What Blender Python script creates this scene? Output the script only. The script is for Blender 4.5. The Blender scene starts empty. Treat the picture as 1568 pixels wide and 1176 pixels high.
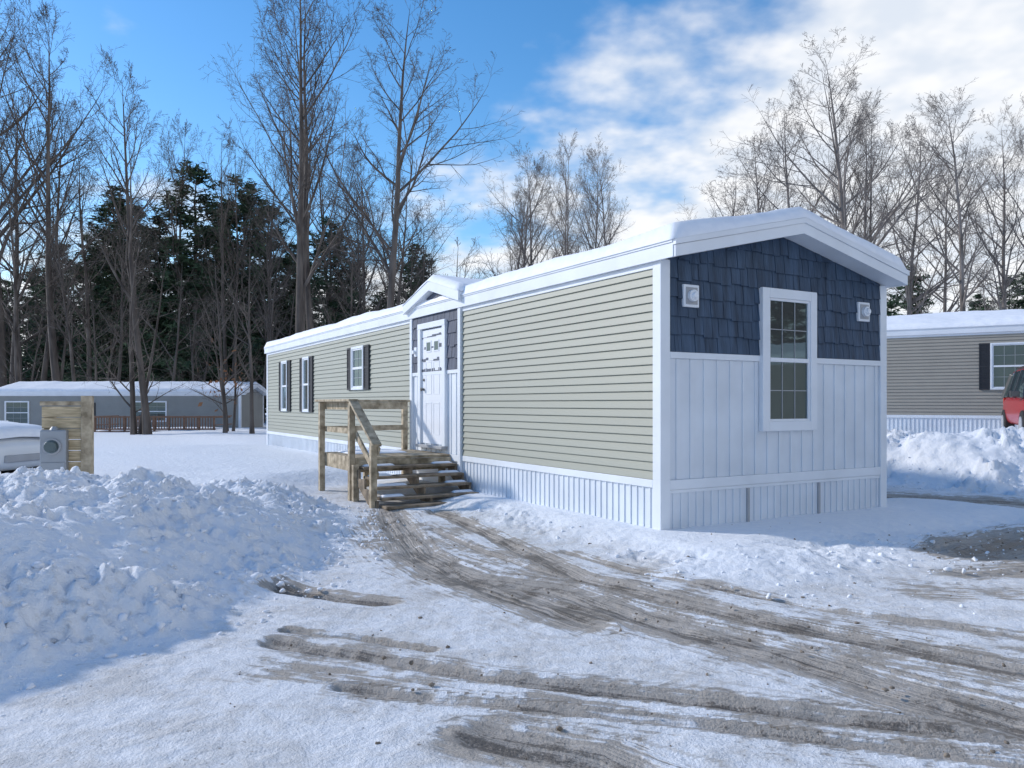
import bpy, math, random
import numpy as np
from mathutils import Vector, Matrix

scene=bpy.context.scene
random.seed(7)
scene.view_settings.view_transform='Standard'
scene.view_settings.look='None'
scene.view_settings.exposure=0
COL=scene.collection

# ------------------------------------------------------------ materials
def newmat(name):
    m=bpy.data.materials.new(name); m.use_nodes=True
    nt=m.node_tree; b=nt.nodes['Principled BSDF']
    return m,nt,b
def N(nt,t,**k):
    n=nt.nodes.new(t)
    for a,v in k.items(): setattr(n,a,v)
    return n
def mat(name,c,rough=0.6,var=0.12,scale=6.0,bump=0.0,bscale=60,stretch=(1,1,1),c2=None,metal=0.0,spec=0.4):
    m,nt,b=newmat(name)
    tc=N(nt,'ShaderNodeTexCoord'); mp=N(nt,'ShaderNodeMapping'); mp.inputs['Scale'].default_value=stretch
    nt.links.new(tc.outputs['Object'],mp.inputs['Vector'])
    no=N(nt,'ShaderNodeTexNoise'); no.inputs['Scale'].default_value=scale; no.inputs['Detail'].default_value=3
    nt.links.new(mp.outputs[0],no.inputs['Vector'])
    r=N(nt,'ShaderNodeValToRGB')
    ca=[max(0,x*(1-var)) for x in c]; cb=[min(1,x*(1+var)) for x in (c2 or c)]
    r.color_ramp.elements[0].position=.3; r.color_ramp.elements[1].position=.7
    r.color_ramp.elements[0].color=(*ca,1); r.color_ramp.elements[1].color=(*cb,1)
    nt.links.new(no.outputs['Fac'],r.inputs['Fac'])
    nt.links.new(r.outputs['Color'],b.inputs['Base Color'])
    b.inputs['Roughness'].default_value=rough; b.inputs['Metallic'].default_value=metal
    b.inputs['Specular IOR Level'].default_value=spec
    if bump>0:
        n2=N(nt,'ShaderNodeTexNoise'); n2.inputs['Scale'].default_value=bscale; n2.inputs['Detail'].default_value=2
        nt.links.new(mp.outputs[0],n2.inputs['Vector'])
        bp=N(nt,'ShaderNodeBump'); bp.inputs['Strength'].default_value=bump; bp.inputs['Distance'].default_value=.01
        nt.links.new(n2.outputs['Fac'],bp.inputs['Height']); nt.links.new(bp.outputs[0],b.inputs['Normal'])
    return m
M={}
M['siding']=mat('vinyl_siding_sage',(.325,.335,.282),.5,.07,1.0,.15,200,(1,.12,1))
M['siding_tan']=mat('vinyl_siding_tan',(.34,.315,.27),.55,.05,2)
M['siding_grey']=mat('vinyl_siding_grey',(.28,.285,.275),.55,.06,2)
M['white']=mat('white_vinyl',(.75,.785,.83),.45,.05,2,.08,150)
M['skirt']=mat('white_skirting',(.68,.725,.78),.45,.07,2.0,.08,150)
M['shake']=mat('navy_shake',(.032,.058,.100),.65,.28,14,.6,50,(1,1,.12),c2=(.045,.078,.130))
M['shake_grey']=mat('slate_shake',(.075,.09,.13),.65,.25,14,.6,50,(1,1,.12))
M['shutter']=mat('black_shutter',(.03,.032,.038),.5,.1,5)
M['wood']=mat('weathered_wood',(.31,.24,.15),.75,.35,9,.5,60,(1,1,1),c2=(.43,.355,.25))
M['wood_dark']=mat('wet_tread_wood',(.16,.125,.085),.65,.35,7,.5,60,c2=(.26,.20,.14))  # darker wood tone for treads and stringers
M['wood_red']=mat('brown_stained_wood',(.20,.115,.075),.7,.2,6)
M['plank']=mat('plank_board',(.44,.34,.20),.75,.28,5,.5,50,(1,1,9),c2=(.56,.45,.29))
M['greybox']=mat('galvanised_grey',(.30,.32,.34),.45,.08,5,0,metal=.3)
M['door']=mat('door_white',(.78,.80,.84),.35,.02,2)
M['metal']=mat('satin_metal',(.12,.12,.12),.35,.1,5,metal=.8)
M['grey']=mat('fixture_grey',(.36,.37,.39),.4,.05,5)
M['rubber']=mat('tyre_rubber',(.025,.025,.025),.8,.1,8)
M['red']=mat('red_car_paint',(.38,.012,.018),.22,.03,2,spec=.6)
M['whitecar']=mat('white_car_paint',(.7,.72,.74),.25,.03,2)
M['lamp']=mat('lamp_lens',(.5,.05,.04),.2,.05,5)
M['bark']=mat('bark',(.070,.057,.050),.9,.3,2.5,.0,12,(1,1,.25),c2=(.13,.11,.095))  # bark colour darkened so the left trees look backlit; shade painted in
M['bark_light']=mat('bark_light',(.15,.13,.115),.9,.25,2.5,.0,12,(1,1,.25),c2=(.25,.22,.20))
M['pine']=mat('pine_needles',(.020,.044,.024),.8,.3,.9,0,c2=(.052,.092,.046))
M['leaf']=mat('dry_leaf',(.24,.11,.05),.8,.3,3)
def snowmat(name,c,sc=9,bs=.5,dist=.02):
    m,nt,b=newmat(name)
    tc=N(nt,'ShaderNodeTexCoord'); no=N(nt,'ShaderNodeTexNoise'); no.inputs['Scale'].default_value=sc; no.inputs['Detail'].default_value=5
    nt.links.new(tc.outputs['Object'],no.inputs['Vector'])
    r=N(nt,'ShaderNodeValToRGB'); r.color_ramp.elements[0].color=(c[0]*.93,c[1]*.94,c[2]*.96,1); r.color_ramp.elements[1].color=(*c,1)
    r.color_ramp.elements[0].position=.35;r.color_ramp.elements[1].position=.6
    nt.links.new(no.outputs['Fac'],r.inputs['Fac']); nt.links.new(r.outputs[0],b.inputs['Base Color'])
    bp=N(nt,'ShaderNodeBump'); bp.inputs['Strength'].default_value=bs; bp.inputs['Distance'].default_value=dist
    nt.links.new(no.outputs['Fac'],bp.inputs['Height']); nt.links.new(bp.outputs[0],b.inputs['Normal'])
    b.inputs['Roughness'].default_value=.75; b.inputs['Specular IOR Level'].default_value=.25
    return m
M['snow']=snowmat('fresh_snow',(.87,.89,.93),7,.35,.03)
M['chunk']=snowmat('clod_snow',(.85,.87,.91),30,.6,.01)
M['dirtchunk']=mat('dirty_ice',(.22,.18,.14),.7,.4,20)
# glass
m,nt,b=newmat('window_glass'); b.inputs['Base Color'].default_value=(.010,.016,.018,1); b.inputs['Roughness'].default_value=.35
gl=N(nt,'ShaderNodeBsdfGlossy'); gl.inputs['Roughness'].default_value=.02; gl.inputs['Color'].default_value=(.62,.88,.90,1)
tc=N(nt,'ShaderNodeTexCoord'); no=N(nt,'ShaderNodeTexNoise'); no.inputs['Scale'].default_value=1.5; nt.links.new(tc.outputs['Object'],no.inputs['Vector'])
bp=N(nt,'ShaderNodeBump'); bp.inputs['Strength'].default_value=.10; bp.inputs['Distance'].default_value=.02; nt.links.new(no.outputs[0],bp.inputs['Height']); nt.links.new(bp.outputs[0],gl.inputs['Normal'])
fr=N(nt,'ShaderNodeFresnel'); fr.inputs[0].default_value=1.55
ad=N(nt,'ShaderNodeMath',operation='ADD'); ad.inputs[1].default_value=.04; nt.links.new(fr.outputs[0],ad.inputs[0])
mx=N(nt,'ShaderNodeMixShader'); nt.links.new(ad.outputs[0],mx.inputs[0]); nt.links.new(b.outputs[0],mx.inputs[1]); nt.links.new(gl.outputs[0],mx.inputs[2])
nt.links.new(mx.outputs[0],nt.nodes['Material Output'].inputs['Surface']); M['glass']=m

# ------------------------------------------------------------ helpers
def fast_mesh(name,verts,quads,material,k=4,smooth=False,matidx=None,mats=None):
    me=bpy.data.meshes.new(name)
    nv=len(verts); nf=len(quads)
    me.vertices.add(nv); me.vertices.foreach_set('co',np.asarray(verts,dtype=np.float32).ravel())
    me.loops.add(nf*k); me.loops.foreach_set('vertex_index',np.asarray(quads,dtype=np.int32).ravel())
    me.polygons.add(nf); me.polygons.foreach_set('loop_start',np.arange(nf,dtype=np.int32)*k)
    me.polygons.foreach_set('loop_total',np.full(nf,k,dtype=np.int32))
    if smooth: me.polygons.foreach_set('use_smooth',np.ones(nf,dtype=bool))
    for mm in (mats or [material]): me.materials.append(mm)
    if matidx is not None: me.polygons.foreach_set('material_index',np.asarray(matidx,dtype=np.int32))
    me.update(calc_edges=True)
    return me
def add_obj(name,me,parent=None):
    o=bpy.data.objects.new(name,me); COL.objects.link(o); 
    if parent: o.parent=parent
    return o
def empty(name,loc=(0,0,0),rz=0):
    e=bpy.data.objects.new(name,None); e.location=loc; e.rotation_euler=(0,0,rz); COL.objects.link(e); return e
IDM=lambda a,o,z:(a,o,z)
FRONT=lambda a,o,z:(a,-o,z)
LEFT=lambda a,o,z:(-o,a,z)
class B:
    def __init__(s,m=IDM): s.v=[];s.f=[];s.m=m
    def box(s,a0,a1,o0,o1,z0,z1):
        i=len(s.v)
        for z in(z0,z1):
            for a,o in((a0,o0),(a1,o0),(a1,o1),(a0,o1)): s.v.append(s.m(a,o,z))
        s.f+=[(i,i+3,i+2,i+1),(i+4,i+5,i+6,i+7),(i,i+1,i+5,i+4),(i+1,i+2,i+6,i+5),(i+2,i+3,i+7,i+6),(i+3,i,i+4,i+7)]
        return s
    def prism(s,poly,o0,o1):
        i=len(s.v);n=len(poly)
        for o in(o0,o1):
            for a,z in poly: s.v.append(s.m(a,o,z))
        s.f.append(tuple(range(i,i+n))); s.f.append(tuple(range(i+2*n-1,i+n-1,-1)))
        for k in range(n):
            k2=(k+1)%n; s.f.append((i+k,i+k+n,i+k2+n,i+k2))
        return s
    def beam(s,p,q,w,h):
        p=Vector(p);q=Vector(q);d=(q-p).normalized();up=Vector((0,0,1))
        if abs(d.z)>.95: up=Vector((0,1,0))
        r=d.cross(up).normalized();u=r.cross(d)
        i=len(s.v)
        for c in(p,q):
            for a,b in((-1,-1),(1,-1),(1,1),(-1,1)): s.v.append(tuple(c+r*a*w/2+u*b*h/2))
        s.f+=[(i,i+3,i+2,i+1),(i+4,i+5,i+6,i+7),(i,i+1,i+5,i+4),(i+1,i+2,i+6,i+5),(i+2,i+3,i+7,i+6),(i+3,i,i+4,i+7)]
        return s
    def cyl(s,c,axis,r,l,n=20,r2=None):
        c=Vector(c);ax=Vector(axis).normalized();u=ax.orthogonal().normalized();v=ax.cross(u);i=len(s.v);r2=r if r2 is None else r2
        for k,rr in((0,r),(1,r2)):
            for j in range(n):
                t=2*math.pi*j/n; s.v.append(tuple(c+ax*l*k+u*rr*math.cos(t)+v*rr*math.sin(t)))
        s.f.append(tuple(range(i+n-1,i-1,-1)));s.f.append(tuple(range(i+n,i+2*n)))
        for j in range(n): s.f.append((i+j,i+(j+1)%n,i+n+(j+1)%n,i+n+j))
        return s
    def done(s,name,material,parent=None,bevel=0,smooth=False):
        me=bpy.data.meshes.new(name); me.from_pydata(s.v,[],s.f)
        import bmesh
        bm=bmesh.new(); bm.from_mesh(me); bmesh.ops.recalc_face_normals(bm,faces=bm.faces); bm.to_mesh(me); bm.free()
        me.materials.append(material); o=bpy.data.objects.new(name,me); COL.objects.link(o)
        if parent:o.parent=parent
        if bevel>0:
            b=o.modifiers.new('bevel','BEVEL'); b.width=bevel;b.segments=2;b.limit_method='ANGLE'
        return o
# noise
_tabs={}
def vnoise(x,y,seed=0):
    if seed not in _tabs: _tabs[seed]=np.random.RandomState(seed+11).rand(256,256)
    T=_tabs[seed]; xi=np.floor(x).astype(int); yi=np.floor(y).astype(int); fx=x-xi; fy=y-yi
    fx=fx*fx*fx*(fx*(fx*6-15)+10); fy=fy*fy*fy*(fy*(fy*6-15)+10)
    a=T[xi&255,yi&255];b=T[(xi+1)&255,yi&255];c=T[xi&255,(yi+1)&255];d=T[(xi+1)&255,(yi+1)&255]
    return (a*(1-fx)+b*fx)*(1-fy)+(c*(1-fx)+d*fx)*fy
def fbm(x,y,seed=0,o=4,g=.5):
    r=0;a=1;t=0
    for k in range(o):
        c,s_=math.cos(k*1.1+.3),math.sin(k*1.1+.3)
        r=r+a*vnoise((x*c-y*s_)*2**k+17.3*k,(x*s_+y*c)*2**k+5.1*k,seed+k); t+=a; a*=g
    return r/t
def ss(a,b,x):
    t=np.clip((x-a)/(b-a),0,1); return t*t*(3-2*t)

# ------------------------------------------------------------ frame of the main home
HX,HY=1.63,8.57; TH=math.radians(30.26); cT,sT=math.cos(TH),math.sin(TH)
def to_local(x,y): 
    dx=x-HX;dy=y-HY
    return dx*cT+dy*sT, -dx*sT+dy*cT

# ------------------------------------------------------------ terrain
def masks(x,y):
    s,t=to_local(x,y)
    wob=(fbm(x*.9,y*.9,40,3)-.5)*.7
    xf=np.interp(y,[2,3.3,3.9,5.26,6.5,8.5,10,11,12.5,14,15.5,20],[-3.5,-2.95,-2.65,-2.10,-1.80,-1.72,-1.98,-2.4,-3.3,-3.4,-1.9,3])
    d=xf-x+wob*.6
    yr=np.interp(x,[4,6.8,8.3,12,30],[17,14.3,12.9,12.0,11]); e=y-yr+wob*.5
    rs=ss(4.1,5.2,s)*(1-ss(20,30,t-x*.0)*(x<0))
    return s,t,d,e,rs,wob
def height(x,y,fine=True):
    s,t,d,e,rs,wob=masks(x,y)
    Hc=.37+.40*(1-ss(7.2,9.4,y))-.13*ss(10.4,12.2,y)
    yard=.26-1.15*ss(22,40,y)*(1-ss(-8,6,x-(.2*y)))
    bank=Hc*ss(-.05,1.9-.6*ss(8,10,y),d)**.85-(Hc-.24)*ss(2.6-1.0*ss(8,10,y),4.6-1.8*ss(8,10,y),d)
    bank=bank*(.80+.38*fbm(x*.8,y*.8,50,2))
    h=bank*(1-ss(13,17,y))+yard*ss(13,17,y)*ss(0,1.5,d)
    right=(.84*ss(0,1.7,e)-.28*ss(2.1,4.2,e))
    right=right*(.82+.4*fbm(x*.7,y*.7,51,2))
    h=h*(1-rs)+right*rs
    w=-s+wob*.35
    h=h+.12*(1-ss(.25,.75,w))*ss(-2.6,-1.2,t+wob)*(1-ss(3.1,3.9,t))*(s<.3)
    sh=ss(-1.35,-.75,t+wob*.35)*ss(-1.0,-.2,s+wob*.3)*(1-ss(5.0,6.0,s+wob))*(1-ss(.2,1.5,t)*ss(4,5,s))
    h=np.maximum(h,.12*sh)
    h=h+.035*ss(-2.9,-1.6,t+wob)*(1-ss(-1.2,-.7,t))*ss(-1.6,-.4,s)*(1-ss(5.5,6.5,s))
    if not fine: return h
    rb=ss(-.15,.45,d)*(1-ss(2.6,3.8,d))*(1-ss(11,13,y))
    rr=ss(-.5,.3,e)*(1-ss(2.6,4.4,e))*rs
    rf=ss(-2.7,-1.7,t+wob)*(1-ss(-1.25,-.9,t+wob*.35))*ss(-1.5,-.5,s)*(1-ss(6,7,s))
    rl=ss(.25,.55,w)*(1-ss(.8,1.1,w))*ss(-1.5,-.5,t)*(1-ss(3.4,4,t))
    rough=np.clip(.92*rb+1.5*rr+.34*rf+.40*rl,0,1.6)
    var=.35+1.0*ss(.35,.65,fbm(x*1.1,y*1.1,97,2))
    n0=fbm(x*1.6,y*1.6,58,3)-.5
    n1=1-np.abs(fbm(x*4,y*4,60,3)*2-1); n2=fbm(x*11,y*11,64,3); n3=1-np.abs(fbm(x*23,y*23,70,2)*2-1)
    blob=ss(.54,.66,fbm(x*8,y*8,90,2)); blob2=ss(.55,.64,fbm(x*19,y*19,93,2))
    h=h+rough*(.20*n0+var*(.07*(n1-.6)+.07*(n2-.5)+.030*(n3-.6)+.026*blob+.020*blob2))
    h=h+.02*(fbm(x*1.7,y*1.7,80,3)-.5)+.012*(fbm(x*11,y*11,84,3)-.5)*(1-ss(14,25,y))
    h=h+.05*(fbm(x*.5,y*.5,88,3)-.5)*ss(11,16,y)
    return h
def seg_paths():
    P={}
    P['W']=([(-1.2,9.0),(-.7,7.9),(0.1,6.8),(1.0,5.8),(2.0,4.9),(3.4,3.8),(5.5,2.6)],.90,.52)
    P['W2']=([(-1.2,4.5),(0.2,4.0),(1.5,3.6),(3.4,3.0)],.42,.45)
    P['W3']=([(3.4,6.3),(4.5,6.0),(7,6.3)],.5,.34)
    P['A']=([(-1.75,10.9),(-1.5,9.9),(-.93,7.76),(-.37,6.87),(.35,6.38),(.98,5.42),(1.63,4.71),(2.09,4.07),(2.6,3.5),(3.3,2.6)],.32,1.1)
    P['A2']=([(-.95,7.8),(-.5,6.9),(.0,6.2),(.5,5.5)],.34,1.2)
    P['B']=([(-1.1,10.9),(-.73,10.3),(.05,8.2),(.62,6.85),(1.32,5.96),(1.85,5.34),(2.5,4.75),(3.1,4.2),(4.4,3.0)],.18,1.2)
    P['B2']=([(-.95,9.4),(-.35,8.1),(.25,7.1),(.95,6.2),(1.5,5.5),(2.2,4.9)],.09,.85)
    P['B3']=([(.55,8.0),(1.1,7.0),(1.9,6.1),(2.8,5.4),(3.9,4.7),(5.5,4.1)],.12,.85)
    P['C']=([(-1.5,4.95),(-.70,4.6),(-.12,4.32),(.73,4.07),(1.48,3.81),(2.3,3.52),(3.4,3.1)],.12,1.2)
    P['C2']=([(-.9,4.15),(0,3.93),(.7,3.75),(1.5,3.5),(2.4,3.2)],.09,.95)
    P['D']=([(-1.95,6.4),(-1.5,6.2),(-1.0,5.95)],.15,1.35)
    P['D2']=([(-1.5,5.2),(-1.0,5.05),(-.5,4.8)],.05,1.3)
    P['E']=([(-.1,3.55),(.35,3.35),(.6,3.1)],.20,1.2)
    P['F']=([(4.6,7.9),(5.6,8.6),(7.0,9.3),(9,10.0)],.5,1.25)
    P['F2']=([(4.0,6.9),(5.0,7.2),(6.4,7.4),(9,7.6)],.25,.95)
    P['G']=([(5.2,13.5),(7.0,12.3),(9,11.3),(13,10)],.6,1.15)
    P['H']=([(-1.9,8.3),(-1.5,8.6),(-1.1,9.1)],.12,.7)
    return P
PATHS=seg_paths()
def paths_eval(x,y):
    best=np.full(x.shape,-1.0);lat=np.zeros_like(x);alo=np.zeros_like(x);tot=np.zeros_like(x)
    for pi,(k,(pts,w,st)) in enumerate(PATHS.items()):
        acc=0;dmin=np.full(x.shape,1e9);pl=np.zeros_like(x);pa=np.zeros_like(x)
        for (x0,y0),(x1,y1) in zip(pts[:-1],pts[1:]):
            L=math.hypot(x1-x0,y1-y0);ux,uy=(x1-x0)/L,(y1-y0)/L
            tt=(x-x0)*ux+(y-y0)*uy; tc_=np.clip(tt,0,L); px=x-x0-ux*tc_;py=y-y0-uy*tc_; dd=np.hypot(px,py)
            mk=dd<dmin; dmin=np.where(mk,dd,dmin)
            l=-(x-x0)*uy+(y-y0)*ux
            pl=np.where(mk,l,pl);pa=np.where(mk,acc+tt,pa);acc+=L
        m_=st*np.exp(-(dmin/w)**2)
        mk=m_>best;best=np.where(mk,m_,best);lat=np.where(mk,pl,lat);alo=np.where(mk,pa+pi*7,alo);tot=np.maximum(tot,m_)
    return tot,lat,alo
def axis(segs):
    out=[segs[0][0]]
    for a,b,st in segs:
        n=max(1,int(round((b-a)/st))); out+=list(np.linspace(a,b,n+1)[1:])
    return out
def geo(start,step,end,g=1.12):
    o=[];p=start
    while p<end: step*=g;p+=step;o.append(p)
    return o
xs=axis([(-6.0,5.0,.023),(5.0,11,.05)]); xs=[-q for q in geo(6.0,.03,320)][::-1]+xs+geo(11,.06,320)
ys=axis([(2.6,8.5,.021),(8.5,16.5,.05),(16.5,19,.1)]); ys=[2.6-q for q in geo(0,.05,120,1.25)][::-1]+ys+geo(19,.12,420,1.08)
xs=np.array(xs);ys=np.array(ys)
X,Y=np.meshgrid(xs,ys); X=X.ravel();Y=Y.ravel()
tot,lat,alo=paths_eval(X,Y)
Z=height(X,Y)
s_,t_,d_,e_,rs_,wob_=masks(X,Y)
tot=tot*(1-ss(0,.5,d_)*(Y<9))
Z=Z-np.maximum(tot-.55,0)*.06-tot*(.5+.5*np.sin(lat*26+fbm(X*2,Y*2,120,2)*5))*.018*(tot>.1)
ins=(s_>.12)&(s_<3.76)&(t_>.12)&(t_<18.1); Z=np.where(ins,-.05,Z)
nx,ny=len(xs),len(ys)
idx=np.arange(nx*ny).reshape(ny,nx)
q=np.stack([idx[:-1,:-1],idx[:-1,1:],idx[1:,1:],idx[1:,:-1]],-1).reshape(-1,4)
gm,nt,b=newmat('snowy_ground'); 
me=fast_mesh('snowy_ground',np.stack([X,Y,Z],-1),q,gm,smooth=True)
road=(1-ss(-.35,.15,d_))*(1-np.clip(ss(-2.7,-1.7,t_+wob_)*(s_>-1.2),0,1)*(1-ss(5.3,6.3,s_))*(t_<3))*(1-ss(-.3,.3,e_)*rs_)
road=np.where((s_<.0)&(t_>-1.2),(1-ss(-.2,.2,d_))*ss(.45,.9,-s_+wob_*.35),road)
road=road*(Y<40)
bankm=ss(-.5,.1,d_)*(1-ss(.4,1.6,d_))*(Y<9)+ss(-.8,-.1,e_)*(1-ss(.1,.9,e_))*rs_
ca=me.color_attributes.new('gmask','FLOAT_COLOR','POINT')
arr=np.stack([tot,road,bankm,np.ones_like(tot)],-1).astype(np.float32)
ca.data.foreach_set('color',arr.ravel())
at=me.attributes.new('tuv','FLOAT_VECTOR','POINT'); at.data.foreach_set('vector',np.stack([lat,alo,tot],-1).astype(np.float32).ravel())
ground=add_obj('snowy_ground',me)
L=nt.links.new
a1=N(nt,'ShaderNodeAttribute',attribute_name='gmask'); a2=N(nt,'ShaderNodeAttribute',attribute_name='tuv')
sep=N(nt,'ShaderNodeSeparateColor'); L(a1.outputs['Color'],sep.inputs[0])
tc=N(nt,'ShaderNodeTexCoord')
def noise(vec,scale,detail=6,rough=.55,stretch=None):
    n=N(nt,'ShaderNodeTexNoise'); n.inputs['Scale'].default_value=scale;n.inputs['Detail'].default_value=detail;n.inputs['Roughness'].default_value=rough
    if stretch:
        mp=N(nt,'ShaderNodeMapping'); mp.inputs['Scale'].default_value=stretch; L(vec,mp.inputs[0]); vec=mp.outputs[0]
    L(vec,n.inputs['Vector']); return n.outputs['Fac']
def mth(op,a,b_=None,clamp=False):
    n=N(nt,'ShaderNodeMath',operation=op); n.use_clamp=clamp
    for i,v in enumerate((a,b_)):
        if v is None: continue
        if isinstance(v,(int,float)): n.inputs[i].default_value=v
        else: L(v,n.inputs[i])
    return n.outputs[0]
def mr(v,a,b_,c=0,d=1):
    n=N(nt,'ShaderNodeMapRange'); n.interpolation_type='SMOOTHSTEP'; L(v,n.inputs[0]); 
    for i,k in enumerate((a,b_,c,d)): n.inputs[i+1].default_value=k
    return n.outputs[0]
def mixc(f,a,b_):
    n=N(nt,'ShaderNodeMix',data_type='RGBA'); 
    if isinstance(f,(int,float)): n.inputs[0].default_value=f
    else: L(f,n.inputs[0])
    for i,v in ((6,a),(7,b_)):
        if isinstance(v,tuple): n.inputs[i].default_value=(*v,1)
        else: L(v,n.inputs[i])
    return n.outputs[2]
OB=tc.outputs['Object']
nA=noise(OB,2.0,5,.62); nB=noise(OB,10,5,.62); nC=noise(OB,75,3,.7)
st=noise(a2.outputs['Vector'],1,3,.6,(24,.9,0)) 
st2=noise(a2.outputs['Vector'],1,3,.6,(60,3,0))
dirt=sep.outputs[0]; rd=sep.outputs[1]
f=mth('ADD',dirt,mth('MULTIPLY',mth('SUBTRACT',nB,.5),1.2)); f=mth('ADD',f,mth('MULTIPLY',mth('SUBTRACT',st,.5),1.9)); f=mth('ADD',f,mth('MULTIPLY',mth('SUBTRACT',nA,.5),1.8))
fd=mth('MULTIPLY',mr(f,.27,.68),mr(dirt,.03,.3),True)
fdark=mth('MULTIPLY',mr(mth('ADD',f,mth('MULTIPLY',mth('SUBTRACT',nC,.5),1.1)),.95,1.40),mr(dirt,.35,.75),True)
soil=mth('MULTIPLY',mr(mth('ADD',nA,mth('MULTIPLY',nB,.6)),.66,.98),mth('MULTIPLY',rd,.50))
snowc=mixc(mr(nB,.35,.65),(.83,.86,.91),(.88,.90,.93))
packed=mixc(mr(nC,.32,.62),(.64,.645,.66),(.86,.865,.875))
c0=mixc(mth('MULTIPLY',rd,.60),snowc,packed)
c1=mixc(soil,c0,(.50,.465,.42))
brown=mixc(mth('ADD',mth('MULTIPLY',st2,.7),mth('MULTIPLY',nC,.3)),(.20,.165,.13),(.56,.50,.43))
c2=mixc(mth('MULTIPLY',fd,.88),c1,brown)
c3=mixc(mth('MULTIPLY',fdark,.82),c2,(.095,.078,.062))
sp_n=noise(OB,28,2,.5)
speck=mth('MULTIPLY',mr(sp_n,.67,.72),mr(nA,.42,.6)); c4=mixc(mth('MULTIPLY',mth('MULTIPLY',speck,.7),rd),c3,(.18,.145,.11))
bk=mth('MULTIPLY',mr(mth('ADD',nB,mth('MULTIPLY',nA,.5)),.80,1.0),sep.outputs[2]); c5=mixc(mth('MULTIPLY',bk,.40),c4,(.42,.37,.31))
L(c5,b.inputs['Base Color'])
L(mr(fdark,0,1,.75,.35),b.inputs['Roughness']); b.inputs['Specular IOR Level'].default_value=.3
hh=mth('ADD',mth('MULTIPLY',nB,1.0),mth('MULTIPLY',nC,.35)); hh=mth('ADD',hh,mth('MULTIPLY',mth('MULTIPLY',st,dirt),1.6))
hh=mth('SUBTRACT',hh,mth('MULTIPLY',fd,.5))
bp=N(nt,'ShaderNodeBump'); bp.inputs['Strength'].default_value=.85; bp.inputs['Distance'].default_value=.034; L(hh,bp.inputs['Height']); L(bp.outputs[0],b.inputs['Normal'])

# snow chunks
import bmesh
def chunk_mesh(name,P,S,material,seed):
    bm=bmesh.new(); bmesh.ops.create_icosphere(bm,subdivisions=2,radius=1); bv=np.array([v.co[:] for v in bm.verts]); bf=np.array([[v.index for v in f.verts] for f in bm.faces]); bm.free()
    r=np.random.RandomState(seed); V=[];F=[]
    for i,(p,s0) in enumerate(zip(P,S)):
        dv=r.rand(3,3)-.5; ph=r.rand(3)*6
        k=1+.28*np.sin(bv@(dv[0]*7)+ph[0])+.22*np.sin(bv@(dv[1]*11)+ph[1])
        sc=s0*(.6+.7*r.rand(3)); sc[2]*=.75
        V.append(bv*k[:,None]*sc+p); F.append(bf+len(bv)*i)
    return add_obj(name,fast_mesh(name,np.concatenate(V),np.concatenate(F),material,3,smooth=False))
R=np.random.RandomState(5)
def scatter(n,x0,x1,y0,y1,test):
    x=R.uniform(x0,x1,n*8);y=R.uniform(y0,y1,n*8); k=test(x,y)>R.rand(n*8); x=x[k][:n];y=y[k][:n]; return x,y
def t_bank(x,y):
    s,t,d,e,rs,w=masks(x,y); return (ss(-.7,.1,d)*(1-ss(.9,2.6,d))*.9+ss(-.3,.3,d)*(1-ss(3,4,d))*.4)*(y<11.5)*(t<9)
def t_front(x,y):
    s,t,d,e,rs,w=masks(x,y); return ss(-3.6,-2.2,t)*(1-ss(-1.5,-1.1,t))*ss(-1.8,-.8,s)*(s<7)*.6+ .6*((-s>.5)&(-s<1.1)&(t>-1.5)&(t<3.7))+rs*ss(-.7,0,e)*(1-ss(.8,1.8,e))
xa,ya=scatter(2200,-7,-1.2,3,11.5,t_bank); xb,yb=scatter(800,-1,11,4.5,15.5,t_front)
x=np.r_[xa,xb];y=np.r_[ya,yb]; z=height(x,y); S=.006+.026*R.rand(len(x))**4
chunk_mesh('snow_clods',np.stack([x,y,z+S*.15],-1),S,M['chunk'],3)
x,y=scatter(420,-2.2,6,3.0,9.5,lambda x,y:.2+paths_eval(x,y)[0]); k=masks(x,y)[2]<0; x=x[k];y=y[k]; z=height(x,y); S=.004+.011*R.rand(len(x))**3
chunk_mesh('dirty_ice_bits',np.stack([x,y,z+S*.1],-1),S,M['dirtchunk'],4)

# ------------------------------------------------------------ mobile home
def siding_wall(m,a0,a1,z0,ztop,name,material,parent,course=.098,clip=None):
    b=B(m);z=z0
    while z<ztop-.001:
        z1=min(z+course,ztop)
        i=len(b.v)
        for a in(a0,a1): b.v+= [m(a,.004,z),m(a,.030,z+.002),m(a,.028,z+.012),m(a,.008,z1)]
        b.f+=[(i,i+1,i+5,i+4),(i+1,i+2,i+6,i+5),(i+2,i+3,i+7,i+6)]
        z=z1
    me=bpy.data.meshes.new(name);me.from_pydata(b.v,[],b.f);me.materials.append(material);o=bpy.data.objects.new(name,me);COL.objects.link(o);o.parent=parent
def battens(m,a0,a1,z0,z1,name,material,parent,pitch=.2,bw=.045,out=.02):
    b=B(m); b.box(a0,a1,-.02,.006,z0,z1); a=a0+pitch*.5
    while a<a1-bw:
        b.box(a,a+bw,.004,out,z0+.002,z1-.002); a+=pitch
    b.done(name,material,parent,bevel=.003)
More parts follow.
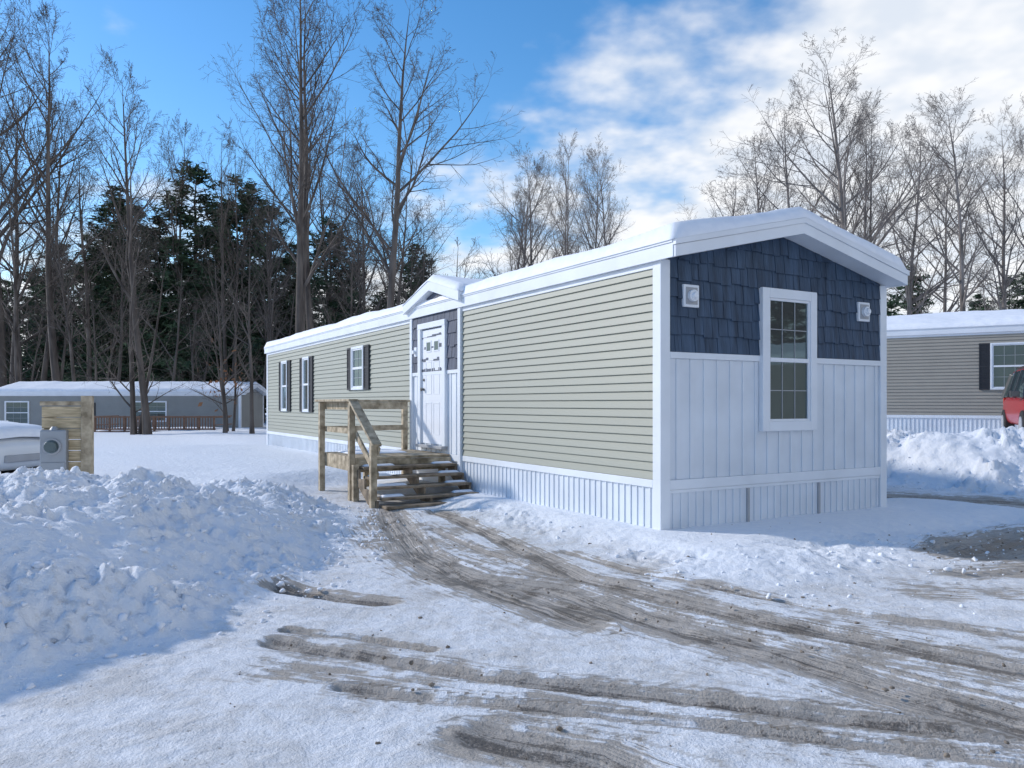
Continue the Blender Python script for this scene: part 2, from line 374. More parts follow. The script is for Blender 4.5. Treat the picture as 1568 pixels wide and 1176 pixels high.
def shakes(m,a0,a1,z0,topf,name,material,parent,row=.205,seed=1,holes=()):
    r=random.Random(seed);b=B(m);z=z0;k=0
    b.prism([(a0,z0),(a1,z0)]+[(a0+(a1-a0)*q,topf(a0+(a1-a0)*q)) for q in(1,.75,.5,.25,0)],-.01,.006)
    while z<max(topf(a0+(a1-a0)*q/10) for q in range(11)):
        a=a0-r.random()*.1
        while a<a1:
            w=r.uniform(.09,.21); x0=max(a,a0);x1=min(a+w-.007,a1);a+=w
            if x1-x0<.02: continue
            zb=z-(r.choice((0,0,.012,.02,.028))); zb=max(zb,z0+.002); t0=min(z+row+.0,topf(x0));t1=min(z+row+.0,topf(x1))
            if min(t0,t1)-zb<.015: continue
            dz=r.uniform(0,.006); i=len(b.v)
            b.v+=[m(x0,.004,zb),m(x1,.004,zb),m(x1,.03+dz,zb),m(x0,.03+dz,zb),m(x0,.004,t0),m(x1,.004,t1),m(x1,.011+dz,t1),m(x0,.011+dz,t0)]
            b.f+=[(i,i+3,i+2,i+1),(i+4,i+5,i+6,i+7),(i,i+1,i+5,i+4),(i+1,i+2,i+6,i+5),(i+2,i+3,i+7,i+6),(i+3,i,i+4,i+7)]
        z+=row;k+=1
    b.done(name,material,parent)
def window(m,a0,a1,z0,z1,parent,trim=.085,cols=3,rows=2,shutter=0,off=.03,nm='window'):
    if shutter>0:
        sb=B(m)
        for (p,q_) in((a0,a0+shutter),(a1-shutter,a1)):
            sb.box(p,q_,off-.01,off+.012,z0,z1)
            for (u,v,w0,w1) in((p,p+.03,z0,z1),(q_-.03,q_,z0,z1),(p+.03,q_-.03,z0,z0+.04),(p+.03,q_-.03,z1-.04,z1),(p+.03,q_-.03,(z0+z1)/2-.02,(z0+z1)/2+.02)):
                sb.box(u,v,off+.01,off+.03,w0,w1)
            zz=z0+.05
            while zz<z1-.06:
                sb.box(p+.03,q_-.03,off+.01,off+.022,zz,zz+.018); zz+=.035
        sb.done(nm+'_shutters',M['shutter'],parent)
        a0+=shutter+.01;a1-=shutter+.01
    f=B(m);o1=off+.045
    f.box(a0,a0+trim,0,o1,z0,z1).box(a1-trim,a1,0,o1,z0,z1).box(a0+trim,a1-trim,0,o1,z1-trim,z1).box(a0+trim,a1-trim,0,o1,z0,z0+trim)
    f.done(nm+'_trim',M['white'],parent,bevel=.006)
    i0,i1,j0,j1=a0+trim,a1-trim,z0+trim,z1-trim;sw=.03;mid=(j0+j1)/2
    g=B(m)
    g.box(i0,i0+sw,0,off+.028,j0,j1).box(i1-sw,i1,0,off+.028,j0,j1).box(i0+sw,i1-sw,0,off+.028,j1-sw,j1).box(i0+sw,i1-sw,0,off+.028,j0,j0+sw).box(i0+sw,i1-sw,0,off+.034,mid-.025,mid+.025)
    g.done(nm+'_sash',M['door'],parent,bevel=.003)
    B(m).box(i0+.01,i1-.01,off-.005,off+.006,j0+.01,j1-.01).done(nm+'_glass',M['glass'],parent)
    mu=B(m)
    if cols>1:
        for (l,h) in((j0+sw,mid-.025),(mid+.025,j1-sw)):
            for c in range(1,cols):
                a=i0+sw+(i1-i0-2*sw)*c/cols; mu.box(a-.005,a+.005,off+.004,off+.012,l,h)
            for c in range(1,rows):
                z=l+(h-l)*c/rows; mu.box(i0+sw,i1-sw,off+.004,off+.0105,z-.005,z+.005)
        mu.done(nm+'_muntins',M['grey'],parent)
def snow_sheet(name,a0,a1,o0,o1,topf,thick,parent,res=.09,seed=3,m=IDM,edge=.16):
    na=max(6,int((a1-a0)/res));no_=max(6,int((o1-o0)/res))
    A=np.linspace(a0,a1,na);O=np.linspace(o0,o1,no_);AA,OO=np.meshgrid(A,O,indexing='ij')
    ed=np.minimum(np.minimum(AA-a0,a1-AA),np.minimum(OO-o0,o1-OO)); k=np.clip(ed/edge,0,1); prof=np.sqrt(1-(1-k)**2)
    n=.66+.62*fbm(AA*.9+seed,OO*.9,seed,3)+.12*fbm(AA*4,OO*4+seed,seed+9,2)
    T=np.vectorize(topf)(AA,OO); ZT=T+.004+thick*prof*n
    V=np.concatenate([np.stack([AA,OO,ZT],-1).reshape(-1,3),np.stack([AA,OO,T+.003],-1).reshape(-1,3)])
    idx=np.arange(na*no_).reshape(na,no_);top=np.stack([idx[:-1,:-1],idx[1:,:-1],idx[1:,1:],idx[:-1,1:]],-1).reshape(-1,4)
    bot=top[:,::-1]+na*no_
    sides=[]
    ring=[idx[i,0] for i in range(na)]+[idx[-1,j] for j in range(1,no_)]+[idx[i,-1] for i in range(na-2,-1,-1)]+[idx[0,j] for j in range(no_-2,0,-1)]
    for i in range(len(ring)):
        p,q_=ring[i],ring[(i+1)%len(ring)]; sides.append((q_,p,p+na*no_,q_+na*no_))
    me=fast_mesh(name,V,np.concatenate([top,bot,np.array(sides)]),M['snow'],smooth=True); return add_obj(name,me,parent)

def mobile_home(name,loc,rz,Lg,W,sid,shake=None,dormer=None,wins=(),skm=None):
    H=empty(name,loc,rz)
    skm=skm or M['skirt']
    SK=.57;EV=3.24;SL=.229;RF=.175;OV=.30;eo=.07
    mid=W/2
    ztop=lambda x:EV+SL*(mid+eo-abs(x-mid)); zbot=lambda x:ztop(x)-RF
    c=B(); c.prism([(0,.0),(W,.0),(W,zbot(W)-.002),(mid,zbot(mid)-.002),(0,zbot(0)-.002)],0,Lg)
    core=c.done('core_walls',sid,H)
    spans=[(0.1,Lg-.1)] if not dormer else [(0.1,dormer[0]),(dormer[1],Lg-.1)]
    for k,(p,q_) in enumerate(spans): siding_wall(LEFT,p,q_,SK+.09,zbot(0)-.0,'siding_%d'%k,sid,H)
    RGT=lambda a,o,z:(W+o,a,z); BACK=lambda a,o,z:(a,Lg+o,z)
    siding_wall(RGT,.1,Lg-.1,SK+.09,zbot(W),'siding_far',sid,H)
    for m_,p,q_,nm in((LEFT,.1,Lg-.1,'skirt_left'),(RGT,.1,Lg-.1,'skirt_right'),(FRONT,.1,W-.1,'skirt_front'),(BACK,.1,W-.1,'skirt_back')):
        battens(m_,p,q_,-.45,SK,nm,skm,H,pitch=.115,bw=.03,out=.018)
    t=B(LEFT)
    t.box(.1,Lg-.1,0,.034,SK,SK+.088); t.done('belt_left',skm if skm!=M['skirt'] else M['white'],H,bevel=.005)
    t=B(RGT);t.box(.1,Lg-.1,0,.034,SK,SK+.088).done('belt_right',M['white'],H,bevel=.005)
    t=B(FRONT);t.box(.1,W-.1,0,.034,SK-.02,SK+.088).box(.1,W-.1,0,.024,SK-.06,SK-.022).done('belt_front',M['white'],H,bevel=.005)
    t=B()
    for cx,cy in((0,0),(W,0),(0,Lg),(W,Lg)):
        x0,x1=(cx-.035,cx+.1) if cx==0 else (cx-.1,cx+.035); y0,y1=(cy-.035,cy+.1) if cy==0 else (cy-.1,cy+.035)
        t.box(x0,x1,y0,y1,-.45,zbot(cx)-.004)
    t.done('corner_posts',M['white'],H,bevel=.006)
    r=B(); r.prism([(-eo+.015,zbot(-eo)),(mid,zbot(mid)),(W+eo-.015,zbot(W+eo)),(W+eo-.015,ztop(W+eo)-.01),(mid,ztop(mid)-.01),(-eo+.015,ztop(-eo)-.01)],-OV+.02,Lg+.13)
    r.done('roof_deck',M['white'],H)
    for sgn,yy0,yy1 in((0,-OV-.012,-OV+.02),(1,Lg+.13,Lg+.16)):
        f=B()
        f.prism([(-eo,zbot(-eo)-.01),(mid,zbot(mid)-.01),(W+eo,zbot(W+eo)-.01),(W+eo,ztop(W+eo)-.06),(mid,ztop(mid)-.06),(-eo,ztop(-eo)-.06)],yy0,yy1)
        f.prism([(-eo-.012,ztop(-eo)-.06),(mid,ztop(mid)-.06),(W+eo+.012,ztop(W+eo)-.06),(W+eo+.012,ztop(W+eo)+.0),(mid,ztop(mid)+.0),(-eo-.012,ztop(-eo)+.0)],yy0-.018,yy1)
        f.done('rake_fascia',M['white'],H,bevel=.004)
    f=B()
    for x0,x1,xw in((-eo-.01,-eo+.015,-eo),(W+eo-.015,W+eo+.01,W+eo)):
        f.box(x0,x1,-OV+.02,Lg+.13,zbot(xw)-.01,ztop(xw)-.03)
        f.box(x0-.012 if xw<0 else x0,x1 if xw<0 else x1+.012,-OV+.02,Lg+.13,ztop(xw)-.03,ztop(xw)+.002)
    f.done('eave_fascia',M['white'],H,bevel=.003)
    B(LEFT).box(.1,Lg-.1,0,.032,zbot(0)-.09,zbot(0)-.003).done('frieze',M['white'],H,bevel=.004)
    snow_sheet('roof_snow',-eo-.035,W+eo+.035,-OV-.03,Lg+.18,lambda x,y:ztop(x),.15,H,seed=int(Lg*3)%50,edge=.13)
    if shake:
        zb=2.07
        shakes(FRONT,.1,W-.1,zb,lambda a:zbot(a)-.004,'gable_shakes',shake,H,seed=4)
        B(FRONT).box(.1,W-.1,0,.036,zb-.07,zb).done('gable_band',M['white'],H,bevel=.005)
        battens(FRONT,.1,W-.1,SK+.088,zb-.07,'gable_board_and_batten',M['skirt'],H,pitch=.205,bw=.05,out=.02)
    else:
        siding_wall(FRONT,.1,W-.1,SK+.09,zbot(0),'siding_end',sid,H)
    for k,(a0,a1,z0,z1,shw,co) in enumerate(wins): window(LEFT,a0,a1,z0,z1,H,trim=.05,cols=co,shutter=shw,nm='window_%d'%k)
    return H,ztop,zbot,mid,SK

H,ztop,zbot,mid,SK=mobile_home('mobile_home',(HX,HY,0),TH,18.3,3.88,M['siding'],M['shake'],dormer=(4.79,6.88),
    wins=[(9.1,10.5,1.80,2.74,.3,2),(13.25,14.45,1.28,2.72,.3,1),(15.45,16.7,1.28,2.72,.3,1)])
window(FRONT,1.50,2.46,1.17,2.88,H,trim=.115,cols=3,rows=2,nm='gable_window',off=.035)
for k,a in enumerate((.40,3.42)):
    z=2.70
    f=B(FRONT).box(a-.115,a+.115,0,.05,z-.125,z+.125); f.done('light_block',M['white'],H,bevel=.008)
    f=B(FRONT).box(a-.085,a+.085,.05,.058,z-.095,z+.095); f.done('light_inset',M['grey'],H,bevel=.003)
    f=B(); f.cyl((a,-.05,z-.0),(0,-1,0),.065,.05,24).cyl((a,-.1,z),(0,-1,0),.045,.03,24,.03); f.done('light_fixture',M['white'],H,bevel=.004)
d0,d1=4.79,6.88;dm=(d0+d1)/2
dz=lambda y:3.62-.27*abs(y-dm)
BX=.02
e=B(LEFT); e.prism([(d0,.0),(d1,.0),(d1,dz(d1)-.16),(dm,dz(dm)-.16),(d0,dz(d0)-.16)],-.02,BX); e.done('entry_wall',M['white'],H)
ml=lambda a,o,z:(-(o+BX),a,z)
battens(ml,d0+.1,d1-.1,SK+.09,2.0,'entry_board_and_batten',M['white'],H,pitch=.2)
B(ml).box(d0+.1,d1-.1,0,.034,2.0,2.06).done('entry_band',M['white'],H,bevel=.004)
shakes(ml,d0+.1,d1-.1,2.06,lambda a:dz(a)-.17,'entry_shakes',M['shake_grey'],H,seed=9)
B(ml).box(d0,d0+.1,-.03,.045,-.05,dz(d0)-.16).box(d1-.1,d1,-.03,.045,-.05,dz(d1)-.16).done('entry_corner_posts',M['white'],H,bevel=.005)
B(ml).box(d0+.1,d1-.1,0,.03,SK-.02,SK+.088).done('entry_belt',M['white'],H,bevel=.004)
ea,eb=d0-.1,d1+.1
r=B(LEFT); r.prism([(ea,dz(ea)-.16),(dm,dz(dm)-.16),(eb,dz(eb)-.16),(eb,dz(eb)-.004),(dm,dz(dm)-.004),(ea,dz(ea)-.004)],-1.7,.13); r.done('dormer_roof',M['white'],H)
r=B(LEFT); r.prism([(ea-.01,dz(ea)-.165),(dm,dz(dm)-.165),(eb+.01,dz(eb)-.165),(eb+.01,dz(eb)),(dm,dz(dm)),(ea-.01,dz(ea))],.13,.155)
r.done('dormer_fascia',M['white'],H,bevel=.004)
snow_sheet('dormer_snow',-.17,1.6,ea-.03,eb+.03,lambda x,y:dz(y),.11,H,seed=21,edge=.12)
D0,D1=5.44,6.34; zb=.80;zt=2.80
f=B(ml); f.box(D0-.12,D0,0,.07,zb-.02,zt+.02).box(D1,D1+.12,0,.07,zb-.02,zt+.02).box(D0-.12,D1+.12,0,.075,zt+.02,zt+.12)
f.done('door_casing',M['white'],H,bevel=.006)
f=B(ml);f.box(D0,D1,0,.03,zb,zt)
f.done('door_slab',M['door'],H,bevel=.003)
f=B(ml)
dw=D1-D0
for (u0,u1) in((.18,.46),(.54,.82)):
    for (v0,v1) in((.08,.36),(.43,.72)):
        a0,a1=D0+dw*u0,D0+dw*u1;z0,z1=zb+(zt-zb)*v0,zb+(zt-zb)*v1
        for (p,q_,k0,k1) in((a0,a0+.018,z0,z1),(a1-.018,a1,z0,z1),(a0+.018,a1-.018,z0,z0+.018),(a0+.018,a1-.018,z1-.018,z1)): f.box(p,q_,.03,.035,k0,k1)
    a0,a1=D0+dw*u0+.02,D0+dw*u1-.02;z0,z1=zb+(zt-zb)*.80,zb+(zt-zb)*.90
    for (p,q_,k0,k1) in((a0,a0+.025,z0,z1),(a1-.025,a1,z0,z1),(a0+.025,a1-.025,z0,z0+.025),(a0+.025,a1-.025,z1-.025,z1)): f.box(p,q_,.03,.038,k0,k1)
f.done('door_panels',M['door'],H,bevel=.002)
f=B(ml)
for (u0,u1) in((.18,.46),(.54,.82)): f.box(D0+dw*u0+.045,D0+dw*u1-.045,.03,.034,zb+(zt-zb)*.80+.025,zb+(zt-zb)*.90-.025)
f.done('door_lites',M['glass'],H)
f=B(); f.cyl((-BX-.03,D1-.09,zb+.95),(-1,0,0),.022,.045,16).cyl((-BX-.075,D1-.09,zb+.95),(-1,0,0),.03,.025,16).cyl((-BX-.03,D1-.09,zb+1.12),(-1,0,0),.025,.02,16); f.done('door_hardware',M['metal'],H,bevel=.004)
B(ml).box(D0-.1,D1+.1,0,.12,zb-.07,zb-.02).done('door_sill',M['grey'],H,bevel=.004)
B(ml).box(D1+.19,D1+.30,.02,.06,2.35,2.52).done('entry_light_block',M['white'],H,bevel=.006)
f=B();f.cyl((-BX-.06,D1+.245,2.43),(-1,0,0),.035,.05,16);f.done('entry_light',M['white'],H)
B(LEFT).box(7.12,7.24,.02,.08,.95,1.12).done('outlet_box',M['grey'],H,bevel=.005)
f=B()
f.cyl((2.6,9.5,3.4),(0,0,1),.05,.55,14).cyl((1.2,13.2,3.4),(0,0,1),.05,.42,14); f.done('roof_vent_pipes',M['white'],H)
f=B(FRONT); f.box(1.30,1.34,0,.026,.02,SK-.062).box(2.55,2.59,0,.026,.02,SK-.062).done('skirt_joints',M['grey'],H,bevel=.003)

# ------------------------------------------------------------ deck & stairs
DK=empty('wooden_deck_with_stairs',(HX,HY,0),TH)
w=1.66;t0,t1=5.18,6.80;zd=.66
f=B()
y=t0
while y<t1-.02:
    y1=min(y+.135,t1); f.box(-w,-.06,y,y1-.012,zd-.038,zd); y=y1
f.done('deck_boards',M['wood'],DK,bevel=.004)
f=B()
f.box(-w-.04,-w-.001,t0-.04,t1+.04,zd-.23,zd-.002).box(-w,-.06,t0-.04,t0-.001,zd-.23,zd-.042).box(-w,-.06,t1+.001,t1+.04,zd-.23,zd-.002)
f.done('deck_rim',M['wood'],DK,bevel=.005)
PW=.092
posts=[(-w-.09,t0+.0,-.15,1.53),(-w-.09,t1-.05,-.15,1.53),(-.16,t1+.09,-.15,1.53),(-.16,t0+.1,-.1,zd-.24),(-.9,t1+.09,-.15,zd)]
f=B()
for x,y,a,b_ in posts: f.box(x-PW/2,x+PW/2,y-PW/2,y+PW/2,a,b_)
yb=4.22
f.box(-w-.09-PW/2,-w-.09+PW/2,yb-PW/2,yb+PW/2,-.1,.93)
f.box(-w-.09-PW/2,-w-.09+PW/2,4.95,5.04,-.1,zd-.1)
f.done('posts',M['wood'],DK,bevel=.006)
f=B()
px=-w-.09
f.box(px-.075,px+.075,t0-.10,t1+.13,1.532,1.57)
f.box(px+.077,-.08,t1+.02,t1+.15,1.532,1.57)
f.box(px+.05,px+.085,t0-.04,t1-.1,1.40,1.528)
f.box(px+.05,-.2,t1+.005,t1+.042,1.40,1.528)
f.box(px+.05,px+.085,t0-.04,t1-.1,1.02,1.11)
f.box(px+.05,-.2,t1+.005,t1+.042,1.02,1.11)
f.beam((px,t0-.06,1.55),(px,yb-.16,.90),.14,.04)
f.beam((px+.068,t0-.02,1.40),(px+.068,yb-.05,.80),.036,.12)
f.beam((px+.068,t0-.02,1.02),(px+.068,yb-.0,.44),.036,.10)
f.done('railings',M['wood'],DK,bevel=.004)
f=B();nst=5;run=.255;rise=zd/5.0
for k in range(1,nst):
    z=zd-rise*k; y1=t0-.04-run*(k-1); y0=y1-run
    f.box(-w+.0,-.08,y0-.02,y0+.118,z-.038,z); f.box(-w+.0,-.08,y0+.128,y1+.0,z-.038,z)
f.box(-w-.02,-.05,t0-.04-4*run-.25,t0-.04-4*run+.0,.0,.04)
f.done('treads',M['wood_dark'],DK,bevel=.005)
for xx in(-w-.04,-.85,-.075):
    f=B(LEFT); 
    st_=[]
    for k in range(4,0,-1):
        zz=zd-rise*k-.04; ya=t0-.04-run*k; yb_=ya+run; st_+= [(ya,zz),(yb_,zz)]
    poly=[(t0-.04,zd-.3),(t0-.04-4*run+.25,-.05),(t0-.04-4*run,-.05)]+st_+[(t0-.04,zd-.3+.001+.1)]
    f.prism(poly,-xx,-xx+.038); f.done('stringer',M['wood_dark'],DK,bevel=.003)
snow_sheet('deck_snow',-1.5,-.5,5.9,6.72,lambda x,y:zd,.035,DK,res=.05,seed=33,edge=.3)
for k in range(1,5):
    z=zd-rise*k;y1=t0-.04-run*(k-1)
    snow_sheet('tread_snow_%d'%k,-w+.05,-w+.4+.15*(k%2),y1-run+.08,y1-.02,lambda x,y,z=z:z,.03,DK,res=.03,seed=40+k,edge=.08)
    snow_sheet('tread_snow_r_%d'%k,-.45,-.1,y1-run+.1,y1-.02,lambda x,y,z=z:z,.03,DK,res=.03,seed=50+k,edge=.08)

# ------------------------------------------------------------ neighbours
mobile_home('tan_mobile_home',(18.2,19.8,.5),math.radians(58),18,4.1,M['siding_tan'],wins=[(4.0,5.5,1.40,2.74,.27,3),(9.5,10.8,1.4,2.74,.27,3)])
mobile_home('grey_mobile_home',(-15.6,45,-1.05),math.radians(90),13.9,4.1,M['siding_grey'],wins=[(12.1,13.5,1.35,2.7,0,3),(4.2,6.3,1.5,2.7,0,4),(8.3,9.1,1.3,2.6,.2,1)],skm=M['siding_grey'])
ND=empty('brown_wooden_deck',(-22.0,41.3,-.62),0); ND.scale=(.80,.9,.74)
f=B();f.box(0,8.0,0,2.7,.75,.9);f.box(0,8.0,-.04,-.001,.45,.9)
for i in range(9): f.box(i*.98,i*.98+.12,-.12,-.04,-.4,2.0)
f.box(0,8.0,-.18,-.03,1.86,1.98).box(0,8.0,-.10,-.04,1.0,1.10)
i=0.1
while i<8.0: f.box(i,i+.06,-.085,-.045,1.08,1.9); i+=.18
for i in(0,7.9): f.box(i,i+.08,0,2.7,1.9,1.98); f.box(i,i+.08,0,2.7,1.3,1.36)
f.box(2.5,2.62,2.5,2.62,.9,1.9).box(2.5,7.9,2.55,2.6,1.8,1.9)
f.done('deck_frame',M['wood_red'],ND)
snow_sheet('deck_snow',0.05,7.9,.05,2.6,lambda x,y:.9,.20,ND,res=.3,seed=61,edge=.3)
mobile_home('neighbour_mobile_home',(25,-7,0),math.radians(5),18,4.1,M['siding_tan'],wins=[(4.0,5.5,1.40,2.74,.27,3),(9.5,10.8,1.4,2.74,.27,3)])

# ------------------------------------------------------------ meter pedestal
MP=empty('electric_meter_pedestal',(-5.72,10.0,.0),math.radians(16))
f=B();z=.05
while z<1.45:
    f.box(-.25,.20,0,.04,z,z+.135); z+=.142
f.done('planks',M['plank'],MP,bevel=.004)
f=B();f.box(.205,.33,-.05,.09,-.1,1.60).box(-.24,-.12,.042,.16,-.1,1.45).box(-.27,.20,-.012,.05,1.475,1.53)
f.done('posts',M['wood'],MP,bevel=.006)
f=B();f.box(-.24,.06,-.13,-.002,.38,1.17)
f.done('meter_can',M['greybox'],MP,bevel=.02)
f=B();f.box(-.225,.045,-.142,-.13,.43,.76).box(-.17,-.01,-.146,-.13,.35,.39);f.box(-.10,.0,-.16,-.142,.6,.65).done('cover_panel',M['greybox'],MP,bevel=.006)
f=B();f.cyl((-.10,-.13,.96),(0,-1,0),.105,.03,28).done('meter_ring',M['grey'],MP,bevel=.004)
f=B();f.cyl((-.10,-.16,.96),(0,-1,0),.085,.07,28,.07).done('meter_glass',M['glass'],MP,bevel=.006)
f=B();f.cyl((-.09,-.07,-.1),(0,0,1),.035,.5,16).cyl((-.09,-.07,1.16),(0,0,1),.06,.05,16,.03).done('conduit',M['greybox'],MP)

# ------------------------------------------------------------ cars
def car(name,loc,rz,paint,suv=True,snow=False):
    C=empty(name,loc,rz)
    st=[(-2.3,.55,.80,.70),(-2.25,.38,1.0,.82),(-1.9,.3,1.06,.9),(-1.0,.27,1.05,.93),(0,.26,1.03,.93),(.9,.27,1.02,.92),(1.5,.3,.98,.9),(2.0,.34,.90,.86),(2.25,.4,.78,.76),(2.3,.5,.66,.66)]
    V=[];F=[]
    for x,zl,zb_,hw in st:
        sec=[(-hw*.85,zl),(-hw*.98,zl+.12),(-hw,(zl+zb_)/2),(-hw*.97,zb_-.12),(-hw*.86,zb_),(0,zb_+.05),(hw*.86,zb_),(hw*.97,zb_-.12),(hw,(zl+zb_)/2),(hw*.98,zl+.12),(hw*.85,zl)]
        V+=[(x,y,z) for y,z in sec]
    n=11
    for i in range(len(st)-1):
        for j in range(n): F.append((i*n+j,i*n+(j+1)%n,(i+1)*n+(j+1)%n,(i+1)*n+j))
    F.append(tuple(range(n)));F.append(tuple(range(len(V)-1,len(V)-n-1,-1)))
    o=B();o.v=V;o.f=F;o=o.done('body',paint,C);o.modifiers.new('s','SUBSURF').render_levels=2;o.modifiers['s'].levels=2
    for p in o.data.polygons:p.use_smooth=True
    top=1.70 if suv else 1.45; rb=-1.95 if suv else -1.3
    poly=[(rb-.18,1.0),(rb+.08,top-.08),(rb+.35,top-.02),(.1,top-.02),(.4,top-.10),(1.2,.97)]
    o=B()
    hw=lambda z:.84-.2*(z-1.0)/.7
    for sgn in(-1,1):
        for x,z in poly:o.v.append((x,sgn*hw(z),z))
    o.f.append(tuple(range(6)));o.f.append(tuple(range(11,5,-1)))
    for k in range(6): o.f.append((k,(k+1)%6,(k+1)%6+6,k+6))
    o.done('glasshouse',M['glass'],C,bevel=.03)
    r=B();V=[]
    for x,z in((rb+.0,top-.10),(rb+.35,top+.0),(.1,top+.0),(.42,top-.09)):
        V+=[(x,-hw(z)-.01,z-.03),(x,-hw(z)+.08,z+.02),(x,hw(z)-.08,z+.02),(x,hw(z)+.01,z-.03)]
    r.v=V
    for i in range(3):
        for j in range(3): r.f.append((i*4+j,i*4+j+1,i*4+j+5,i*4+j+4))
    rr=r.done('roof',paint,C);so=rr.modifiers.new('t','SOLIDIFY');so.thickness=.04
    p=B()
    for sgn in(-1,1):
        for (xa,za,xb_,zb_) in((1.2,.97,.42,top-.09),(-.25,.98,-.25,top-.04),(-1.15,1.0,-1.15,top-.04),(rb-.16,1.0,rb+.03,top-.1)):
            p.beam((xa,sgn*(hw(za)+.004),za),(xb_,sgn*(hw(zb_)+.004),zb_),.05,.09)
        p.box(.72,.92,sgn*.98-.09,sgn*.98+.09,1.0,1.14)
        p.beam((rb+.35,sgn*.6,top+.05),(.0,sgn*.6,top+.05),.04,.04)
    p.done('pillars_and_mirrors',paint if not suv else M['metal'],C,bevel=.01)
    wl=B();hb=B()
    for x in(-1.4,1.42):
        for sgn in(-1,1):
            wl.cyl((x,sgn*.72,.34),(0,sgn,0),.35,.22,28); hb.cyl((x,sgn*.935,.34),(0,sgn,0),.21,.02,20)
    wl.done('tyres',M['rubber'],C,bevel=.03);hb.done('wheel_hubs',M['grey'],C)
    l=B()
    for sgn in(-1,1): l.box(-2.31,-2.2,sgn*.72-.1,sgn*.72+.1,.82,1.0)
    l.done('tail_lamps',M['lamp'],C,bevel=.01)
    l=B()
    for sgn in(-1,1): l.box(2.1,2.27,sgn*.62-.14,sgn*.62+.14,.68,.8)
    l.box(2.2,2.33,-.4,.4,.5,.62)
    l.done('head_lamps',M['grey'],C,bevel=.02)
    if snow:
        snow_sheet('hood_snow',.95,2.22,-.82,.82,lambda x,y:1.02-.05*(x-1.0)**2*1.6-.05*abs(y),.15,C,seed=71,edge=.3)
        snow_sheet('roof_snow',rb+.1,.35,-.68,.68,lambda x,y:top+.02,.2,C,seed=72,edge=.25)
    return C
car('red_suv',(12.95,18.6,.66),math.radians(245),M['red'],True)
car('snow_covered_car',(-10.15,13.2,.06),math.radians(-12),M['whitecar'],False,True)

# ------------------------------------------------------------ trees
def tube_collect(store,pts,rad,k):
    d=pts[-1]-pts[0]; d=d/(np.linalg.norm(d)+1e-9)
    u=np.cross(d,[0.31,.9,.11]); nu=np.linalg.norm(u)
    if nu<1e-3: u=np.array([1.,0,0]);nu=1
    u=u/nu; v=np.cross(d,u)
    an=np.arange(k)*2*math.pi/k
    ring=np.cos(an)[:,None]*u+np.sin(an)[:,None]*v
    V=(pts[:,None,:]+rad[:,None,None]*ring[None]).reshape(-1,3)
    n=len(pts);base=store['n']
    i=np.arange(n-1)[:,None]*k;j=np.arange(k)[None];j2=(j+1)%k
    Q=np.stack([i+j,i+j2,i+k+j2,i+k+j],-1).reshape(-1,4)+base
    store['v'].append(V);store['f'].append(Q);store['n']+=len(V)
def bare_tree(seed,Ht,lv=(22,8,6,3),cs=.28,spread=1.0,forks=1,twr=.010,l1=.50):
    r=np.random.RandomState(seed);S={'v':[],'f':[],'n':0}
    def grow(p,d,Ln,rad,level):
        n=[12,7,5,3,2][level]; pts=[p.copy()];dd=d.copy()
        wob=[.05,.11,.17,.22,.22][level]; up=[.03,.075,.05,.02,.0][level]
        for i in range(n):
            dd=dd+r.randn(3)*wob*.6; dd[2]+=up; dd/=np.linalg.norm(dd)
            pts.append(pts[-1]+dd*Ln/n)
        pts=np.array(pts); tt=np.linspace(0,1,n+1)
        rr=rad*(1-tt)**.85+twr*.35*tt
        rr=np.maximum(rr,twr*.4)
        if level==0: rr[0]*=1.35
        tube_collect(S,pts,rr,[8,5,3,3,3][level])
        if level>=4 or level>=len(lv): return
        nc=lv[level]; nc=max(1,int(nc*(.75+.5*r.rand())))
        a0=cs if level==0 else .15
        for c in range(nc):
            f=a0+(1-a0)*((c+r.rand())/nc)**.9; f=min(f,.985)
            k=f*n;i=min(int(k),n-1);pos=pts[i]+(pts[i+1]-pts[i])*(k-i); ax=pts[i+1]-pts[i];ax/=np.linalg.norm(ax)
            ang=math.radians([44,42,46,48][level]*spread*(.75+.5*r.rand())+(8 if level==0 else 0)*(1-f))
            o=r.randn(3);o-=ax*o.dot(ax);o/=np.linalg.norm(o)
            nd=ax*math.cos(ang)+o*math.sin(ang)
            if level==0: cl=Ln*(l1*(1-f)**.8+.06)*(.55+.75*r.rand())*(1 if f>cs+.08 else .7)
            else: cl=Ln*(.56*(1-f*.62))*(.55+.75*r.rand())
            rc=np.interp(f,tt,rr)*[.55,.58,.58,.6][level]*(.8+.4*r.rand())
            rc=max(rc,twr*.6)
            grow(pos,nd,cl,rc,level+1)
    if forks==1:
        grow(np.zeros(3),np.array([r.randn()*.02,r.randn()*.02,1.]),Ht,Ht*.0115,0)
    else:
        for i in range(forks):
            a=i*2*math.pi/forks+r.rand(); grow(np.array([math.cos(a)*.15,math.sin(a)*.15,0]),np.array([math.cos(a)*.10,math.sin(a)*.10,1.]),Ht*(.85+.15*r.rand()),Ht*.0092,0)
    return np.concatenate(S['v']),np.concatenate(S['f'])
protos=[]
specs=[(1,24,(24,10,7,4),.30,1.0,1,.44),(2,22,(22,10,7,4),.34,.9,1,.40),(3,25,(15,10,7,4),.30,.85,2,.38),(4,20,(22,9,7,4),.22,1.1,1,.50),(5,18,(22,8,7,3),.35,.85,1,.36)]
for sd,ht,lv,cs,sp,fk,l1 in specs:
    v,f=bare_tree(sd,ht,lv,cs,sp,fk,.012,l1); protos.append((fast_mesh('bare_tree_mesh',v,f,M['bark'],smooth=True),ht,v,f))
protoL=[]
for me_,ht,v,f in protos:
    m2=me_.copy(); m2.materials.clear(); m2.materials.append(M['bark_light']); protoL.append((m2,ht))
